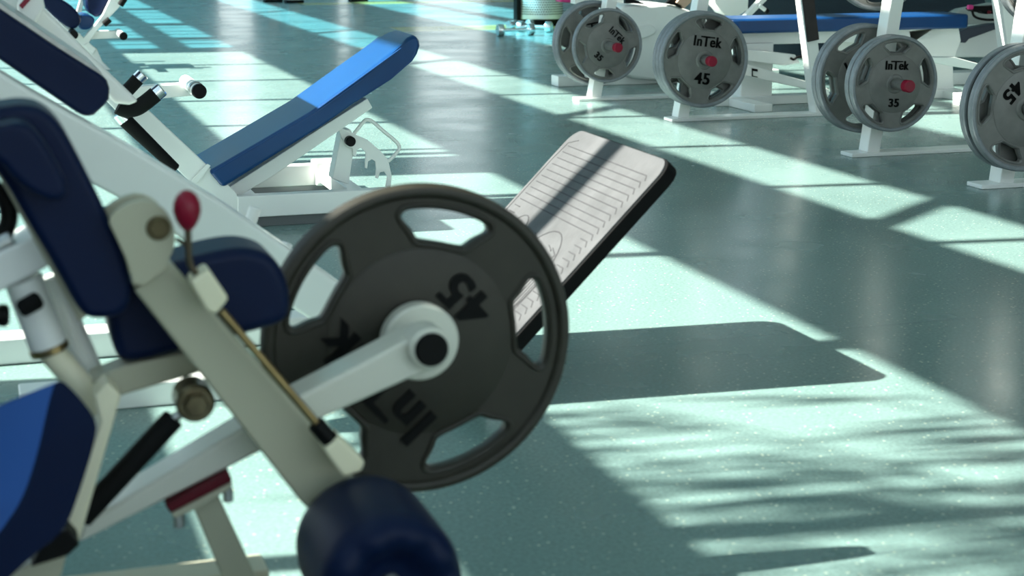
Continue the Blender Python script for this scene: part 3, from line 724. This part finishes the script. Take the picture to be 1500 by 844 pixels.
# ================================================================== machine behind the farthest rack
G6 = root('cable_machine', (3.9, 9.3, 0), 'pale moulded machine housing behind the farthest plate rack', 'exercise machine')
slab('housing', [(905, 12), (918, 6), (948, 8), (978, 5), (998, 10), (1040, 28), (1060, 60), (1062, 112), (1030, 120), (940, 118), (908, 110)], 9.0, .35, WHITE, G6, .02, 3, rnd=1)
slab('side_cover', [(925, 40), (950, 34), (962, 42), (960, 50), (946, 56), (925, 58)], 8.985, .02, WHITE, G6, .006, 3, rnd=2)
slab('upper_frame', [(1040, -30), (1098, -30), (1096, 14), (1080, 24), (1062, 22), (1048, 6)], 9.15, .12, WHITE, G6, .006, 3)
slab('adjuster_arm', [(1091, 24), (1112, 2), (1118, -6), (1124, 0), (1112, 12), (1100, 24)], 8.95, .05, WHITE, G6, .004)
P_rod('adjuster_tip', aty(1112, 8, 8.93), aty(1124, 17, 8.93), .012, WHITE, G6)
P_rod('adjuster_cap', aty(1121, 14, 8.93), aty(1125, 18, 8.93), .014, BLACK, G6)
slab('foot_strap', [(916, -6), (948, 6.5), (930, 5), (916, 5)], 8.98, .03, BLACK, G6, .003)
slab('foot_strap', [(975, 5), (985, -3), (1000, -3), (996, 5), (1000, 13), (990, 8)], 8.98, .03, BLACK, G6, .003)
slab('foot_rest', [(991, 4), (998, -6), (1016, -6), (1012, 4), (1002, 13), (999, 8)], 8.96, .03, TAN, G6, .004)
P_box('base_beam', (3.2, 9.05, 0), (4.6, 9.17, .06), WHITE, G6, .004)
slab('bumper', [(826, -6), (846, -6), (844, 1), (836, 4), (820, 3)], 9.6, .1, PINK, G6, .01)
slab('rear_panel', [(842, -20), (925, -20), (925, 6), (842, 6)], 9.5, .08, WHITE, G6, .005)

# ================================================================== dark panel and machine at upper right
P7 = atz(1270, 25, .0)
bm = bmesh.new(); Yp = 10.4
pts = smoothpoly([aty(x, y, Yp) for x, y in [(1090, -40), (1420, -40), (1438, -20), (1444, 2), (1446, 12), (1440, 40), (1430, 66), (1090, 100)]], 1)
prism(bm, pts, (0, .08, 0)); mp = finish('floor_mat', bm, DARKPAN, None, .01, 2, loc=(6, Yp, 0))
tag(mp, 'dark navy speckled rubber mat standing on edge behind the flat bench', 'mat')
G8 = root('stepper_machine', (5.8, 8.4, 0), 'white machine with dark slanted beam and black hose at the upper right edge', 'exercise machine')
slab('housing', [(1392, 52), (1404, 40), (1476, 38), (1480, 66), (1462, 72), (1452, 84), (1400, 84), (1388, 62)], 8.5, .2, WHITE, G8, .01)
slab('dark_beam', [(1403, 48), (1416, 42), (1456, 35), (1476, 34), (1478, 39), (1456, 44), (1420, 57), (1415, 63), (1404, 62)], 8.4, .08, mat('slate_plastic', (.035, .042, .06), .5), G8, .006)
slab('chain_guard', [(1422, 13), (1428, 9), (1440, 9), (1444, 9), (1462, 8), (1470, 9), (1472, 20), (1466, 20), (1462, 16), (1458, 21), (1452, 20), (1446, 21), (1441, 20), (1438, 16), (1432, 18), (1426, 17)], 8.38, .06, BLACK, G8, .003)
P_rod('red_knob', aty(1417.5, 10.5, 8.34), aty(1424.5, 10.5, 8.34), .013, PINK, G8)
P_rod('red_knob', aty(1447, 18, 8.36), aty(1451, 18, 8.36), .010, DKRED, G8)
P_pipe('hose', [aty(*q, 8.37) for q in [(1424, 15), (1426, 24), (1436, 28), (1450, 29.5), (1474, 27.5)]], .007, BLACK, G8)
slab('flywheel_cover', [(1384, 18), (1480, 0), (1482, 40), (1384, 52)], 8.75, .08, mat('grey_shell', (.34, .37, .34), .6, var=.08, vscale=20), G8, .01, rnd=1)
slab('shin_beam', [(1362, 84), (1400, 84), (1440, 95), (1440, 104), (1400, 98), (1362, 90)], 7.2, .07, WHITE, G8, .004)
P_box('base_beam', (5.4, 8.45, 0), (6.9, 8.60, .07), WHITE, G8, .005)

# ================================================================== WASTE BIN, DUMBBELLS, DISTANT FEET
G9 = root('waste_bin', (0, 0, 0), 'perforated steel waste bin standing on the far floor', 'bin')
p0 = atz(757, 37, 0); p1 = atz(824, 36, 0); cx = (p0.x + p1.x) / 2; cy = (p0.y + p1.y) / 2; Rb = .205
G9.location = (cx, cy, 0); ROOTLOC[G9] = Vector((cx, cy, 0))
bm = bmesh.new(); lathe(bm, (cx, cy, .06), (0, 0, 1), [(0, Rb * .985), (.004, Rb), (.62, Rb), (.62, Rb * .97), (.01, Rb * .965)], 72); finish('drum', bm, BINSTEEL, G9)
bm = bmesh.new()
for row in range(24):
    for k in range(60):
        a = 2 * pi * (k + .5 * (row % 2)) / 60; z = .105 + row * .0205
        u = Vector((cos(a), sin(a), 0)); 
        if u.y > .25: continue
        lathe(bm, Vector((cx, cy, z)) + u * (Rb - .003), u, [(0, .0068), (.0042, .0068)], 8)
finish('perforation', bm, BLACK, G9)
bm = bmesh.new(); lathe(bm, (cx, cy, 0), (0, 0, 1), [(0, 0), (0, Rb * .98), (.055, Rb * 1.0), (.062, Rb * .96), (.062, 0)], 60); finish('base_ring', bm, BLACK, G9)
P_box('side_strip', (cx - Rb - .035, cy - .08, .05), (cx - Rb + .004, cy + .02, .7), BLACK, G9, .004)

def dumbbell(pc, ang, label, L=.19, r=.036):
    c = atz(*pc, z=r); g = root('dumbbell', (c.x, c.y, 0), label, 'dumbbell', 'chrome dumbbells beside the bin')
    d = Vector((cos(ang), sin(ang), 0))
    for s in (-1, 1):
        bm = bmesh.new(); lathe(bm, c + d * s * (L / 2 - .055), d * s, [(0, 0), (0, r * .6), (.008, r * .98), (.014, r), (.048, r), (.055, r * .9), (.055, 0)], 36); finish('head', bm, CHROME, g)
    P_rod('handle', c - d * (L / 2 - .05), c + d * (L / 2 - .05), .0135, CHROME, g)
dumbbell((755, 43.5), radians(2), 'chrome dumbbell lying level, nearest to the camera of those by the bin', .31, .049)
dumbbell((783, 39), radians(-38), 'chrome dumbbell turned end on, right of the others by the bin', .30, .046)
dumbbell((762, 36), radians(20), 'chrome dumbbell half hidden behind the level one', .26, .040)

def feet(px, label):
    c = atz(*px); g = root('equipment_foot', (c.x, c.y, 0), label, 'machine foot')
    P_box('rubber_pad', (c.x - .10, c.y - .06, 0), (c.x + .10, c.y + .10, .03), BLACK, g, .006)
    P_box('post', (c.x - .07, c.y - .02, .028), (c.x + .07, c.y + .08, .6), STEEL if 'grey' in label else WHITE, g, .006)
feet((400, 3), 'grey machine foot with black pad at the top edge, leftmost of three')
feet((431, 4), 'white machine foot with black pad at the top edge, middle of three')
feet((525, 2.5), 'grey machine foot with black pad at the top edge, nearest the yellow floor line')

# ================================================================== PALM outside the window wall, whose leaves dapple the near floor
G10 = root('palm_tree', (-2.7, 1.3, 0), 'palm tree outside the left windows, casting leaf shadows on the near floor', 'tree')
bm = bmesh.new(); rings = 40; prof = []
for k in range(rings + 1): prof.append((k * 4.1 / rings, .10 - .03 * k / rings + (.008 if k % 2 else 0)))
lathe(bm, (-2.7, 1.3, 0), (0, 0, 1), prof, 20); finish('trunk', bm, BARK, G10)
rnd = random.Random(11)
for f in range(13):
    a0 = rnd.uniform(pi * .8, pi * 1.5) if f > 7 else radians(rnd.uniform(72, 104))
    L = rnd.uniform(1.7, 2.5); lift = rnd.uniform(.05, .85)
    bm = bmesh.new(); spine = []
    for k in range(15):
        t = k / 14; spine.append(Vector((-2.7 + cos(a0) * L * t, 1.3 + sin(a0) * L * t, 4.1 + lift * sin(t * 2.4) * .75 - .35 * t * t)))
    pipe(bm, spine, .0045, 6, 0)
    for k in range(3, 15):
        for s in (-1, 1):
            for q in range(2):
                if rnd.random() < .42: continue
                p = spine[k].lerp(spine[k - 1], q / 2)
                ln = rnd.uniform(.30, .62); side = Vector((-sin(a0), cos(a0), 0)) * s
                out = Vector((cos(a0), sin(a0), 0))
                drop = (side * rnd.uniform(.05, .35) + out * rnd.uniform(-.08, .18) + Vector((0, 0, -1))).normalized()
                wv = out * rnd.uniform(.009, .017)
                m_ = p + drop * ln * .45 + side * .03; e = p + drop * ln
                vs = [bm.verts.new(x) for x in (p - wv * .4, m_ - wv, e, m_ + wv, p + wv * .4)]
                bm.faces.new(vs)
    finish('frond', bm, LEAF, G10)

# ================================================================== LIGHT
w = bpy.data.worlds.new('world'); SC.world = w; w.use_nodes = True
nt = w.node_tree; bg = nt.nodes['Background']
tc = nt.nodes.new('ShaderNodeTexCoord'); sx = nt.nodes.new('ShaderNodeSeparateXYZ'); cr = nt.nodes.new('ShaderNodeValToRGB')
nt.links.new(tc.outputs['Generated'], sx.inputs[0]); nt.links.new(sx.outputs['Z'], cr.inputs['Fac']); nt.links.new(cr.outputs['Color'], bg.inputs['Color'])
e = cr.color_ramp.elements; e[0].position = 0; e[0].color = (.80, .86, .82, 1); e[1].position = .5; e[1].color = (.55, .76, 1.0, 1)
bg.inputs['Strength'].default_value = 2.35
sd = bpy.data.lights.new('sun', 'SUN'); sd.energy = 24; sd.angle = radians(.53); sd.color = (1.0, .97, .90)
so = bpy.data.objects.new('sun', sd); COL.objects.link(so)
el = atan(TEL); ld = Vector((sin(SAZ) * cos(el), cos(SAZ) * cos(el), -sin(el)))
so.rotation_euler = ld.to_track_quat('-Z', 'Y').to_euler(); so.location = (-8, 5, 8)

# ================================================================== CAMERA
cd = bpy.data.cameras.new('camera'); cd.sensor_width = 36; cd.lens = FPX / 1500 * 36
co = bpy.data.objects.new('camera', cd); COL.objects.link(co); co.location = CP
co.rotation_euler = (pi / 2 - PITCH, 0, -YAW)
cd.dof.use_dof = True; cd.dof.focus_distance = 5.6; cd.dof.aperture_fstop = 5.8
cd.clip_end = 200
SC.camera = co
SC.cycles.use_denoising = True
SC.cycles.max_bounces = 8; SC.cycles.transparent_max_bounces = 12
SC.view_settings.view_transform = 'Standard'; SC.view_settings.look = 'None'; SC.view_settings.gamma = 1; SC.view_settings.exposure = 0
SC.view_settings.use_curve_mapping = False
